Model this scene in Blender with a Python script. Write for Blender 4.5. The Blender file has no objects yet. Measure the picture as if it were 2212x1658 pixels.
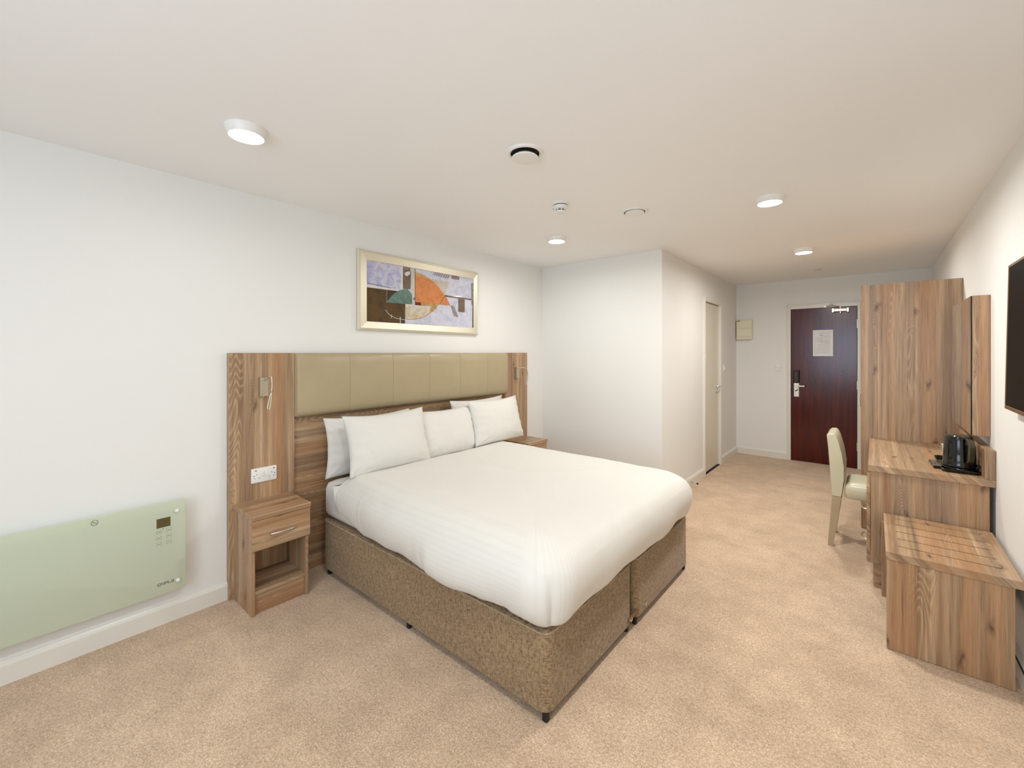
import bpy, bmesh, math, random
from mathutils import Vector, Matrix, noise
random.seed(7)
S = bpy.context.scene
COL = S.collection

# ------------------------------------------------------------------ camera, world, light, exposure
LW, RW, BY, PX, FY, RY, CE = -2.915, 0.505, 3.99, -1.525, 6.85, -1.55, 2.42   # room planes in metres
cam_d = bpy.data.cameras.new('camera'); cam = bpy.data.objects.new('camera', cam_d); COL.objects.link(cam)
cam.location = (0, 0, 1.45); cam.rotation_euler = (math.pi/2, 0, math.radians(40.211))
cam_d.sensor_width = 36; cam_d.lens = 36*925/2212; cam_d.shift_y = -68/2212
cam_d.clip_start = .02; cam_d.clip_end = 60
S.camera = cam
S.view_settings.view_transform = 'Standard'; S.view_settings.look = 'None'
S.view_settings.gamma = 1; S.view_settings.use_curve_mapping = False
S.view_settings.exposure = -0.02
LAMP_W = (1.6, 8.0, 21.5, 19.5, 13.0, 2.5)     # the ceiling downlights, in the order of DL; the last is an added fill
DAY_W = 48.0         # daylight through the rear window
w = bpy.data.worlds.new('sky'); S.world = w; w.use_nodes = True
nt = w.node_tree; nt.nodes.clear()
o_ = nt.nodes.new('ShaderNodeOutputWorld'); b_ = nt.nodes.new('ShaderNodeBackground')
b_.inputs[0].default_value = (.42, .60, 1.0, 1); b_.inputs[1].default_value = .5
nt.links.new(b_.outputs[0], o_.inputs[0])
WX0, WX1, WZ0, WZ1 = -1.35, 0.35, 0.75, 2.25     # window opening in the rear wall
def area(name, loc, rot, sx, sy, power, col, shape='RECTANGLE'):
    d = bpy.data.lights.new(name, 'AREA'); d.shape = shape; d.size = sx; d.size_y = sy; d.energy = power; d.color = col
    o = bpy.data.objects.new(name, d); COL.objects.link(o); o.location = loc; o.rotation_euler = rot
    return o
area('window_daylight', ((WX0+WX1)/2, RY-.12, (WZ0+WZ1)/2), (math.radians(90), 0, 0), WX1-WX0, WZ1-WZ0, DAY_W, (.79, .92, 1.07))

# ------------------------------------------------------------------ materials
def lin(r, g, b):
    f = lambda v: (v/255)/12.92 if v <= 10 else (((v/255)+.055)/1.055)**2.4
    return (f(r), f(g), f(b), 1)
class N:
    def __init__(s, name):
        s.m = bpy.data.materials.new(name); s.m.use_nodes = True; s.t = s.m.node_tree; s.t.nodes.clear()
        s.out = s.n('ShaderNodeOutputMaterial'); s.p = s.n('ShaderNodeBsdfPrincipled'); s.l(s.p.outputs[0], s.out.inputs[0])
    def n(s, t, **k):
        x = s.t.nodes.new(t)
        for a, v in k.items(): setattr(x, a, v)
        return x
    def l(s, a, b): s.t.links.new(a, b)
    def set(s, **k):
        for a, v in k.items(): s.p.inputs[a.replace('_', ' ')].default_value = v
    def coord(s, scale=(1, 1, 1), rnd=False, out='Object'):
        c = s.n('ShaderNodeTexCoord'); m = s.n('ShaderNodeMapping'); m.inputs['Scale'].default_value = scale
        if rnd:
            oi = s.n('ShaderNodeObjectInfo'); v = s.n('ShaderNodeVectorMath', operation='MULTIPLY_ADD')
            s.l(oi.outputs['Random'], v.inputs[0]); v.inputs[1].default_value = (13.1, 7.7, 9.3); s.l(c.outputs[out], v.inputs[2]); s.l(v.outputs[0], m.inputs[0])
        else: s.l(c.outputs[out], m.inputs[0])
        return m.outputs[0]
    def noise(s, vec, scale, detail=2, rough=.5, dist=0):
        x = s.n('ShaderNodeTexNoise'); x.inputs['Scale'].default_value = scale; x.inputs['Detail'].default_value = detail
        x.inputs['Roughness'].default_value = rough; x.inputs['Distortion'].default_value = dist
        s.l(vec, x.inputs['Vector']); return x.outputs['Fac']
    def ramp(s, f, stops):
        r = s.n('ShaderNodeValToRGB'); e = r.color_ramp.elements
        while len(e) < len(stops): e.new(.5)
        for i, (p, c) in enumerate(stops): e[i].position = p; e[i].color = c if len(c) == 4 else (*c, 1)
        s.l(f, r.inputs[0]); return r.outputs[0]
    def math(s, op, a, b=0.0, c=None):
        x = s.n('ShaderNodeMath', operation=op)
        for i, v in enumerate((a, b) if c is None else (a, b, c)):
            if isinstance(v, (int, float)): x.inputs[i].default_value = v
            else: s.l(v, x.inputs[i])
        return x.outputs[0]
    def mix(s, f, a, b, mode='MIX'):
        x = s.n('ShaderNodeMix', data_type='RGBA', blend_type=mode)
        for i, v in ((0, f), (6, a), (7, b)):
            if isinstance(v, (int, float)): x.inputs[i].default_value = v
            elif isinstance(v, tuple): x.inputs[i].default_value = v
            else: s.l(v, x.inputs[i])
        return x.outputs[2]
    def bump(s, h, strength=.3, dist=.002):
        x = s.n('ShaderNodeBump'); x.inputs['Strength'].default_value = strength; x.inputs['Distance'].default_value = dist
        s.l(h, x.inputs['Height']); s.l(x.outputs[0], s.p.inputs['Normal'])
def plain(name, rgb, rough=.5, metal=0.0, **k):
    a = N(name); a.set(Base_Color=lin(*rgb), Roughness=rough, Metallic=metal, **k)
    v = a.coord((1, 1, 1)); f = a.noise(v, 180, 2); a.bump(f, .02, .0005)
    return a.m
def wall_paint(name, rgb):
    a = N(name); v = a.coord(); f = a.noise(v, 1.3, 3)
    c = lin(*rgb); a.l(a.ramp(f, [(.3, tuple(x*.985 for x in c[:3])), (.7, c)]), a.p.inputs['Base Color'])
    a.set(Roughness=.62); a.bump(a.noise(v, 160, 3), .05, .0006); return a.m
def carpet():
    a = N('carpet'); v = a.coord()
    fine = a.noise(v, 150, 3, .75); mid = a.noise(v, 60, 3, .65); big = a.noise(v, 2.3, 4, .62); patch = a.noise(v, 8, 3, .6); fleck = a.noise(v, 85, 2, .6)
    c1 = a.ramp(fine, [(.34, lin(144, 115, 87)), (.50, lin(212, 184, 154)), (.66, lin(252, 233, 209))])
    c2 = a.mix(a.ramp(fleck, [(.52, (0, 0, 0)), (.62, (.8, .8, .8))]), c1, lin(190, 150, 114))
    c3 = a.mix(.4, c2, a.ramp(mid, [(.32, lin(188, 154, 120)), (.68, lin(236, 211, 182))]))
    c4 = a.mix(1.0, c3, a.ramp(big, [(.34, (.89, .875, .85)), (.60, (1.05, 1.05, 1.05))]), 'MULTIPLY')
    c4 = a.mix(1.0, c4, a.ramp(patch, [(.34, (.92, .91, .90)), (.62, (1.04, 1.04, 1.04))]), 'MULTIPLY')
    a.l(c4, a.p.inputs['Base Color']); a.set(Roughness=.95, Specular_IOR_Level=.15, Sheen_Weight=.25)
    h = a.math('ADD', a.math('MULTIPLY', fine, .7), a.math('MULTIPLY', mid, .5)); a.bump(h, .9, .006); return a.m
_wood = {}
def wood(ax, tone=1.10):
    key = (ax, tone)
    if key in _wood: return _wood[key]
    a = N('oak_laminate_grain_' + ax)
    base = a.coord(rnd=True); sx = a.n('ShaderNodeSeparateXYZ'); a.l(base, sx.inputs[0])
    al_ = 'xyz'.index(ax); o1, o2 = [k for k in range(3) if k != al_]
    uu = a.math('ADD', sx.outputs[o1], sx.outputs[o2]); vv = sx.outputs[al_]
    def mp(ac, al):
        cb = a.n('ShaderNodeCombineXYZ'); a.l(a.math('MULTIPLY', uu, ac), cb.inputs[0]); a.l(a.math('MULTIPLY', vv, al), cb.inputs[1]); return cb.outputs[0]
    L_ = lambda r, g, b: lin(min(255, r*tone), min(255, g*tone*1.0), min(255, b*tone*.99))
    streak = a.noise(mp(24, .5), 1, 4, .6, .2)
    strip = a.noise(mp(11, .22), 1, 1.5, .5, .1)
    vo = a.n('ShaderNodeTexVoronoi', voronoi_dimensions='2D'); a.l(a.mix(.035, mp(4.6, 1.7), a.ramp(a.noise(mp(26, 9), 1, 2, .6), [(.2, (0, 0, 0)), (.8, (6, 3, 0))]), 'ADD'), vo.inputs['Vector']); vo.inputs['Scale'].default_value = 1; vo.inputs['Randomness'].default_value = .9
    kd = vo.outputs['Distance']
    cont = a.math('ADD', a.noise(mp(8.5, .95), 1, 1, .4, .12), a.math('MULTIPLY', a.ramp(kd, [(0, (1, 1, 1)), (.3, (0, 0, 0))]), .22))
    fib = a.noise(mp(210, 5), 1, 3, .65)
    pore = a.noise(mp(95, 2.6), 1, 3, .6)
    ring = a.math('FRACT', a.math('MULTIPLY', cont, 42))
    line = a.ramp(ring, [(.0, (1, 1, 1)), (.14, (.4, .4, .4)), (.42, (0, 0, 0)), (.86, (.05, .05, .05)), (1, (1, 1, 1))])
    mask = a.ramp(a.noise(mp(12, .35), 1, 1.5, .5), [(.52, (0, 0, 0)), (.60, (1, 1, 1))])
    c = a.ramp(streak, [(.27, L_(104, 82, 63)), (.42, L_(142, 115, 89)), (.55, L_(166, 138, 109)), (.72, L_(192, 166, 134))])
    c = a.mix(a.ramp(strip, [(.50, (0, 0, 0)), (.60, (.5, .5, .5))]), c, L_(164, 120, 82))
    c = a.mix(a.ramp(strip, [(.36, (.6, .6, .6)), (.45, (0, 0, 0))]), c, L_(128, 106, 88))
    lm = a.math('MULTIPLY', line, mask)
    c = a.mix(a.math('MULTIPLY', lm, .4), c, L_(206, 180, 148))
    c = a.mix(a.math('MULTIPLY', a.ramp(ring, [(.25, (0, 0, 0)), (.5, (1, 1, 1)), (.75, (0, 0, 0))]), a.math('MULTIPLY', mask, .25)), c, L_(112, 76, 48))
    c = a.mix(1.0, c, a.ramp(fib, [(.3, (.80, .79, .78)), (.7, (1.12, 1.12, 1.12))]), 'MULTIPLY')
    c = a.mix(a.ramp(pore, [(.58, (0, 0, 0)), (.72, (.55, .55, .55))]), c, L_(100, 72, 52))
    kn = a.ramp(kd, [(.014, (.85, .85, .85)), (.034, (.5, .5, .5)), (.09, (0, 0, 0))])
    c = a.mix(kn, c, L_(80, 56, 40))
    a.l(c, a.p.inputs['Base Color']); a.set(Roughness=.36, Specular_IOR_Level=.5)
    a.bump(a.math('ADD', fib, a.math('MULTIPLY', lm, .6)), .12, .0008)
    _wood[key] = a.m; return a.m
def leather(name, rgb, rough=.36):
    a = N(name); v = a.coord(); c = lin(*rgb)
    a.l(a.ramp(a.noise(v, 5, 3), [(.3, tuple(x*.94 for x in c[:3])), (.7, c)]), a.p.inputs['Base Color'])
    vo = a.n('ShaderNodeTexVoronoi', feature='DISTANCE_TO_EDGE'); a.l(v, vo.inputs['Vector']); vo.inputs['Scale'].default_value = 420
    a.set(Roughness=rough, Specular_IOR_Level=.5); a.bump(vo.outputs['Distance'], .12, .0008); return a.m
def tweed(name, dark, light):
    a = N(name)
    h1 = a.noise(a.coord((55, 55, 480)), 1, 2, .6); h2 = a.noise(a.coord((480, 480, 55)), 1, 2, .6); f = a.noise(a.coord(), 60, 3)
    s = a.math('ADD', a.math('MULTIPLY', h1, .45), a.math('MULTIPLY', h2, .4)); s = a.math('ADD', s, a.math('MULTIPLY', f, .15))
    a.l(a.ramp(s, [(.39, lin(*dark)), (.60, lin(*light))]), a.p.inputs['Base Color'])
    a.set(Roughness=.9, Specular_IOR_Level=.2, Sheen_Weight=.2); a.bump(s, .5, .0015); return a.m
def linen(name, rgb, stripes=False):
    a = N(name); v = a.coord()
    if stripes:
        at = a.n('ShaderNodeAttribute', attribute_name='stripe'); st = a.math('SINE', a.math('MULTIPLY', at.outputs['Fac'], 2*math.pi/.022))
        st = a.ramp(st, [(.45, (0, 0, 0)), (.55, (1, 1, 1))]); c = lin(*rgb)
        a.l(a.mix(st, c, tuple(x*.975 for x in c[:3])+(1,)), a.p.inputs['Base Color'])
        a.l(a.math('MULTIPLY_ADD', st, .25, .45), a.p.inputs['Roughness'])
    else:
        a.set(Base_Color=lin(*rgb), Roughness=.75)
    a.set(Specular_IOR_Level=.25, Sheen_Weight=.15)
    a.bump(a.noise(v, 38, 3, .55), .10, .004); return a.m
def metal(name, rgb, rough=.25): return plain(name, rgb, rough, 1.0)
def glow(name, rgb, strength):
    a = N(name); a.set(Base_Color=lin(*rgb), Roughness=.5, Emission_Color=lin(*rgb), Emission_Strength=strength); return a.m
def clear_glass(name, tint=(1, 1, 1)):
    a = N(name); a.t.nodes.remove(a.p)
    g = a.n('ShaderNodeBsdfGlossy'); g.inputs['Roughness'].default_value = .02; t = a.n('ShaderNodeBsdfTransparent'); t.inputs[0].default_value = (*tint, 1)
    fr = a.n('ShaderNodeLayerWeight'); fr.inputs['Blend'].default_value = .08; mx = a.n('ShaderNodeMixShader')
    a.l(fr.outputs[0], mx.inputs[0]); a.l(t.outputs[0], mx.inputs[1]); a.l(g.outputs[0], mx.inputs[2]); a.l(mx.outputs[0], a.out.inputs[0]); return a.m
def frosted():
    a = N('frosted_green_glass'); a.set(Base_Color=lin(222, 230, 208), Roughness=.16, Specular_IOR_Level=.45)
    tl = a.n('ShaderNodeBsdfTranslucent'); tl.inputs[0].default_value = lin(240, 244, 220)
    mx = a.n('ShaderNodeMixShader'); mx.inputs[0].default_value = .3
    v = a.coord(); a.bump(a.noise(v, 90, 2), .02, .0005)
    a.l(a.p.outputs[0], mx.inputs[1]); a.l(tl.outputs[0], mx.inputs[2]); a.l(mx.outputs[0], a.out.inputs[0]); return a.m
def mahogany():
    a = N('dark_mahogany_varnish')
    f = a.noise(a.coord((30, 30, 1.6)), 1, 4, .6, .6); c = a.ramp(f, [(.3, lin(50, 8, 6)), (.7, lin(92, 18, 12))])
    a.l(c, a.p.inputs['Base Color']); a.set(Roughness=.18, Specular_IOR_Level=.5)
    a.bump(a.noise(a.coord((1, 1, .9)), 55, 3, .6), .09, .004); return a.m
def painted(name, base, dark, scale=9):
    a = N(name); v = a.coord(); f = a.noise(v, scale, 4, .65, .8)
    a.l(a.ramp(f, [(.34, lin(*dark)), (.58, lin(*base))]), a.p.inputs['Base Color']); a.set(Roughness=.7); return a.m

M = dict(
    wall=wall_paint('warm_white_wall_paint', (240, 239, 234)), ceil=wall_paint('white_ceiling_paint', (251, 250, 248)),
    gloss=plain('white_gloss_woodwork', (233, 229, 218), .28), door2=plain('off_white_door_paint', (222, 214, 194), .22),
    carpet=carpet(), wz=wood('z'), wx=wood('x'), wy=wood('y'), leather=leather('olive_beige_leather', (180, 164, 130)),
    chair=leather('cream_leather', (206, 200, 170), .3), tweed=tweed('brown_tweed_upholstery', (96, 75, 51), (174, 147, 112)),
    piping=tweed('light_tweed_piping', (130, 108, 82), (190, 168, 138)), linen=linen('white_pillowcase_cotton', (225, 222, 214)),
    duvet=linen('white_satin_stripe_cotton', (224, 220, 211), True), sheet=linen('white_bottom_sheet', (226, 222, 214)),
    chrome=metal('polished_chrome', (225, 224, 220), .12), nickel=metal('satin_nickel', (206, 198, 180), .34), steel=metal('brushed_steel', (214, 208, 196), .4),
    champ=metal('champagne_silver_leaf', (224, 219, 202), .45), black=plain('black_gloss_plastic', (14, 14, 12), .12), matte=plain('black_matt_plastic', (18, 17, 16), .5),
    smoke=plain('black_plastic_painted_sheen', (60, 56, 40), .12), white=plain('white_plastic', (240, 238, 232), .35), dim=plain('grey_print_ink', (120, 124, 104), .6),  # smoke: olive-brown tint paints reflections into the black kettle plastic
    ink=plain('black_print_ink', (24, 24, 24), .5), hole=plain('dark_socket_hole', (60, 54, 46), .7), cream=plain('cream_enclosure_plastic', (236, 230, 204), .45),
    lamp=glow('lamp_diffuser', (255, 250, 240), 9.0), glass=clear_glass('clear_picture_glass'), pane=clear_glass('window_glass', (.97, .98, 1)), frost=frosted(),
    maho=mahogany(), bronze=metal('bronze_bezel', (150, 116, 80), .35), screen=plain('black_tv_screen', (3, 3, 4), .35, Specular_IOR_Level=.02),
    lcd=plain('olive_display_window', (92, 84, 44), .15), oaklight=plain('light_oak_stain', (176, 158, 126), .4), paper=painted('printed_paper', (240, 240, 240), (230, 230, 232), 14),
    mirror=metal('mirror_silvering', (226, 228, 220), .01), heater=plain('white_heater_case', (226, 226, 216), .5), red=plain('dark_red_sticker', (92, 30, 34), .5),
    sachet=plain('orange_sachet_paper', (206, 150, 96), .6), gap=plain('dark_gap', (30, 22, 18), .9), metalbar=metal('brown_link_bar', (150, 122, 92), .5),
)

# ------------------------------------------------------------------ mesh helpers
def box(bm, x0, x1, y0, y1, z0, z1, bev=.0015, seg=1):
    r = bmesh.ops.create_cube(bm, size=1, matrix=Matrix.Translation(((x0+x1)/2, (y0+y1)/2, (z0+z1)/2)) @ Matrix.Diagonal((x1-x0, y1-y0, z1-z0, 1)))
    if bev:
        e = set(); [e.update(v.link_edges) for v in r['verts']]
        bmesh.ops.bevel(bm, geom=list(e), offset=min(bev, .45*min(x1-x0, y1-y0, z1-z0)), segments=seg, affect='EDGES', profile=.5)
    return bm
def loft(bm, rings, cap0=True, cap1=True, closed=True):
    vs = [[bm.verts.new(p) for p in r] for r in rings]; n = len(vs[0])
    for a, b in zip(vs, vs[1:]):
        for i in range(n if closed else n-1):
            j = (i+1) % n
            try: bm.faces.new((a[i], a[j], b[j], b[i]))
            except ValueError: pass
    if cap0: bm.faces.new(vs[0][::-1])
    if cap1: bm.faces.new(vs[-1])
    return vs
def rrect(x0, x1, y0, y1, r, n=6):
    r = max(1e-4, min(r, (x1-x0)/2-1e-4, (y1-y0)/2-1e-4)); out = []
    for cx, cy, a0 in ((x1-r, y1-r, 0), (x0+r, y1-r, 90), (x0+r, y0+r, 180), (x1-r, y0+r, 270)):
        for k in range(n+1):
            a = math.radians(a0+90*k/n); out.append((cx+r*math.cos(a), cy+r*math.sin(a)))
    return out
def lathe(bm, prof, c=(0, 0, 0), n=32, axis='z', cap0=True, cap1=True):
    rings = []
    for r, h in prof:
        ring = []
        for k in range(n):
            a = 2*math.pi*k/n; u, v = r*math.cos(a), r*math.sin(a)
            p = {'z': (u, v, h), 'x': (h, u, v), 'y': (v, h, u)}[axis]
            ring.append((p[0]+c[0], p[1]+c[1], p[2]+c[2]))
        rings.append(ring)
    loft(bm, rings, cap0, cap1); return bm
def smooth_path(pts, k=6):
    P = [Vector(p) for p in pts]; P = [2*P[0]-P[1]]+P+[2*P[-1]-P[-2]]; out = []
    for i in range(1, len(P)-2):
        for s in range(k):
            t = s/k; a, b, c, d = P[i-1:i+3]
            out.append(.5*((2*b)+(c-a)*t+(2*a-5*b+4*c-d)*t*t+(3*b-a-3*c+d)*t**3))
    out.append(P[-2]); return out
def tube(bm, pts, r, n=10, k=6, closed=False):
    P = smooth_path(pts, k) if k else [Vector(p) for p in pts]
    if closed: P = P[:-1] if (P[0]-P[-1]).length < 1e-6 else P
    rings = []; up = None; m = len(P)
    for i, p in enumerate(P):
        t = (P[(i+1) % m]-P[i-1]) if closed else (P[min(i+1, m-1)]-P[max(i-1, 0)])
        t.normalize()
        if up is None: up = t.orthogonal().normalized()
        up = (up-t*up.dot(t)).normalized(); s = t.cross(up)
        rr = r(i/(m-1)) if callable(r) else r
        rings.append([p+rr*(math.cos(2*math.pi*q/n)*up+math.sin(2*math.pi*q/n)*s) for q in range(n)])
    if closed: rings.append(rings[0]); loft(bm, rings, False, False); bmesh.ops.remove_doubles(bm, verts=bm.verts[:], dist=1e-5)
    else: loft(bm, rings)
    return bm
def prism(bm, pts, axis, a0, a1):
    f = {'y': lambda p, t: (p[0], t, p[1]), 'x': lambda p, t: (t, p[0], p[1]), 'z': lambda p, t: (p[0], p[1], t)}[axis]
    loft(bm, [[f(p, a0) for p in pts], [f(p, a1) for p in pts]]); return bm
def ribbon(bm, pts, wd, f, closed=False):
    """flat print: a strip of width wd along 2D pts, mapped to 3D by f"""
    P = [Vector(p) for p in pts]; m = len(P); L = []; R = []
    for i, p in enumerate(P):
        a = P[i-1] if (i or closed) else p; b = P[(i+1) % m] if (i < m-1 or closed) else p
        t = (b-a).normalized(); nn = Vector((-t.y, t.x))*wd/2
        L.append(bm.verts.new(f(*(p+nn)))); R.append(bm.verts.new(f(*(p-nn))))
    for i in range(m if closed else m-1):
        j = (i+1) % m; bm.faces.new((L[i], L[j], R[j], R[i]))
    return bm
ORG = {}
def obj(name, bm, mat, parent=None, smooth=False, auto=None):
    bmesh.ops.recalc_face_normals(bm, faces=bm.faces[:])
    og = Vector(ORG.get(parent.name, (0, 0, 0))) if parent else Vector((0, 0, 0))
    if og.length: bmesh.ops.translate(bm, verts=bm.verts[:], vec=-og)
    me = bpy.data.meshes.new(name); bm.to_mesh(me); bm.free()
    for m in (mat if isinstance(mat, (list, tuple)) else [mat]): me.materials.append(m)
    if smooth: me.polygons.foreach_set('use_smooth', [True]*len(me.polygons))
    if auto:
        me.polygons.foreach_set('use_smooth', [True]*len(me.polygons)); me.set_sharp_from_angle(angle=math.radians(auto))
    o = bpy.data.objects.new(name, me); COL.objects.link(o)
    if parent: o.parent = parent; ORG[o.name] = og
    return o
def tag(o, label, cat, group=None):
    o['label'] = label; o['category'] = cat
    if group: o['group'] = group
    return o
def thing(name, loc, label, cat, group=None):
    o = bpy.data.objects.new(name, None); COL.objects.link(o); o.location = loc; o.empty_display_size = .1; ORG[o.name] = loc
    return tag(o, label, cat, group)
def struct(o): o['kind'] = 'structure'; return o
def sempty(name, loc):
    o = bpy.data.objects.new(name, None); COL.objects.link(o); o.location = loc; ORG[o.name] = loc; return struct(o)
def B(): return bmesh.new()
def bx(*a, **k): return box(bmesh.new(), *a, **k)
def dup(o, loc, label=None, group=None):
    r = o.copy(); COL.objects.link(r); r.location = loc
    if label: r['label'] = label
    if group: r['group'] = group
    for ch in list(o.children):
        c = ch.copy(); COL.objects.link(c); c.parent = r
        for g in ch.children:
            d = g.copy(); COL.objects.link(d); d.parent = c
    return r

# ------------------------------------------------------------------ the room
T = .12
struct(obj('floor', bx(LW-T, RW+T, RY-T, FY+T, -.1, 0, bev=0), M['carpet']))
struct(obj('ceiling', bx(LW-T, RW+T, RY-T, FY+T, CE, CE+.1, bev=0), M['ceil']))
struct(obj('wall_left', bx(LW-T, LW, RY, BY+T, 0, CE, bev=0), M['wall']))
struct(obj('wall_right', bx(RW, RW+T, RY, FY, 0, CE, bev=0), M['wall']))
struct(obj('wall_back', bx(LW, PX, BY, BY+T, 0, CE, bev=0), M['wall']))
bm = B()    # partition wall with a recess for the inner door
D2A, D2B, D2Z = 5.31, 5.962, 2.055
box(bm, PX-T-.05, PX-.06, BY+T, FY, 0, CE, bev=0); box(bm, PX-.06, PX, BY+T, D2A-.012, 0, CE, bev=0); box(bm, PX-.06, PX, D2B+.012, FY, 0, CE, bev=0); box(bm, PX-.06, PX, D2A-.012, D2B+.012, D2Z+.012, CE, bev=0)
struct(obj('wall_partition', bm, M['wall']))
bm = B()    # far wall with a recess for the entrance door
D1A, D1B, D1Z = -.858, -.158, 2.03
box(bm, PX, RW, FY+.05, FY+T, 0, CE, bev=0); box(bm, PX, D1A-.012, FY, FY+.05, 0, CE, bev=0); box(bm, D1B+.012, RW, FY, FY+.05, 0, CE, bev=0); box(bm, D1A-.012, D1B+.012, FY, FY+.05, D1Z+.012, CE, bev=0)
struct(obj('wall_far', bm, M['wall']))
bm = B()    # rear wall behind the camera, with the window
box(bm, LW-T, WX0, RY-T, RY, 0, CE, bev=0); box(bm, WX1, RW+T, RY-T, RY, 0, CE, bev=0); box(bm, WX0, WX1, RY-T, RY, 0, WZ0, bev=0); box(bm, WX0, WX1, RY-T, RY, WZ1, CE, bev=0)
struct(obj('wall_rear', bm, M['wall']))
win = sempty('window_1', ((WX0+WX1)/2, RY-.06, WZ0)); bm = B(); wm = (WX0+WX1)/2
for a, b, c, d in ((WX0, WX1, WZ0, WZ0+.05), (WX0, WX1, WZ1-.05, WZ1), (WX0, WX0+.05, WZ0, WZ1), (WX1-.05, WX1, WZ0, WZ1), (wm-.03, wm+.03, WZ0, WZ1)):
    box(bm, a, b, RY-.09, RY-.03, c, d, bev=.004)
obj('window_frame', bm, M['gloss'], win)
for a, b in ((WX0+.05, wm-.03), (wm+.03, WX1-.05)):
    bm = B(); bm.faces.new([bm.verts.new(p) for p in ((a, RY-.06, WZ0+.05), (a, RY-.06, WZ1-.05), (b, RY-.06, WZ1-.05), (b, RY-.06, WZ0+.05))]); obj('pane', bm, M['pane'], win)
obj('window_sill', bx(WX0-.04, WX1+.04, RY-.03, RY+.06, WZ0-.03, WZ0, bev=.004), M['gloss'], win)

def skirt(name, runs):
    """runs: (axis, wall plane, direction into the room, a, b)"""
    bm = B()
    for ax, pl, d, a, b in runs:
        pr = [(0, 0), (.018, 0), (.018, .082), (.012, .093), (.006, .102), (0, .102)]
        if ax == 'y': prism(bm, [(pl+d*p, q) for p, q in pr], 'y', a, b)
        else: prism(bm, [(pl+d*p, q) for p, q in pr], 'x', a, b)
    return struct(obj(name, bm, M['gloss']))
skirt('baseboard_left', [('y', LW, 1, RY, .842), ('y', LW, 1, 3.658, BY-.018)])
skirt('baseboard_back', [('x', BY, -1, LW, PX+.018)])
skirt('baseboard_partition', [('y', PX, 1, BY, 5.266), ('y', PX, 1, 6.006, FY-.018)])
skirt('baseboard_far', [('x', FY, -1, PX, -.894), ('x', FY, -1, -.126, RW)])
skirt('baseboard_right', [('y', RW, -1, RY, FY-.018)])
skirt('baseboard_rear', [('x', RY, 1, LW+.018, RW-.018)])

# entrance door
d1 = sempty('door_1', ((D1A+D1B)/2, FY, 0)); bm = B()
for a, b, c, d in ((D1A-.036, D1A, 0, D1Z+.05), (D1B, D1B+.032, 0, D1Z+.05), (D1A, D1B, D1Z, D1Z+.05)):
    box(bm, a, b, FY-.016, FY+.03, c, d, bev=.003)
for a, b, c, d in ((D1A-.044, D1A-.03, 0, D1Z+.056), (D1B+.026, D1B+.034, 0, D1Z+.056), (D1A-.044, D1B+.034, D1Z+.044, D1Z+.058)):
    box(bm, a, b, FY-.022, FY-.002, c, d, bev=.003)
obj('door_frame', bm, M['gloss'], d1)
obj('door_panel', bx(D1A+.004, D1B-.004, FY+.004, FY+.046, .004, D1Z-.004, bev=.002), M['maho'], d1)
for z in (.277, 1.041, 1.81):
    h = obj('hinge', lathe(B(), [(.006, z-.052), (.006, z+.052)], (D1B-.002, FY-.004, 0), 10), M['steel'], d1)
lk = obj('lock_plate', bx(-.823, -.763, FY-.016, FY+.006, .858, 1.045, bev=.004), M['steel'], d1)
obj('card_reader', bx(-.829, -.758, FY-.03, FY+.006, 1.043, 1.214, bev=.008, seg=2), M['matte'], lk)
obj('reader_window', bx(-.81, -.784, FY-.032, FY-.028, 1.06, 1.195, bev=.001), M['smoke'], lk)
bm = lathe(B(), [(.013, FY-.05), (.013, FY-.012)], (-.785, 0, 1.005), 14, 'y'); box(bm, -.79, -.695, FY-.062, FY-.046, .994, 1.014, bev=.006, seg=2)
obj('lever_handle', bm, M['steel'], lk)
bm = bx(-.02, .02, -.02, -.012, -.006, .006, bev=.003); bmesh.ops.rotate(bm, verts=bm.verts[:], matrix=Matrix.Rotation(math.radians(-38), 3, 'Y')); bmesh.ops.translate(bm, verts=bm.verts[:], vec=(-.79, FY-.006, .945))
obj('thumb_turn', bm, M['matte'], lk)
obj('latch_keep', bx(D1A-.022, D1A-.004, FY-.02, FY-.012, .9, .985, bev=.001), M['steel'], d1)
cl = obj('door_closer', bx(-.41, -.24, FY-.05, FY+.006, 1.968, 2.008, bev=.006, seg=2), M['steel'], d1)
bm = B()
for x in (-.40, -.25): box(bm, x-.012, x+.012, FY-.054, FY-.0, 1.958, 2.014, bev=.003)
lathe(bm, [(.013, 1.944), (.013, 1.97)], (-.325, FY-.03, 0), 14); lathe(bm, [(.014, 2.006), (.012, 2.03)], (-.325, FY-.03, 0), 14)
obj('end_cap', bm, M['nickel'], cl)
bm = tube(B(), [(-.325, FY-.03, 2.028), (-.412, FY-.09, 2.05)], .006, 8, 0); tube(bm, [(-.412, FY-.09, 2.052), (-.475, FY-.02, 2.04)], .006, 8, 0)
lathe(bm, [(.011, 2.04), (.011, 2.066)], (-.412, FY-.09, 0), 12); box(bm, -.49, -.455, FY-.026, FY-.014, 2.03, 2.05, bev=.002)
obj('closer_arm', bm, M['nickel'], cl)

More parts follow.
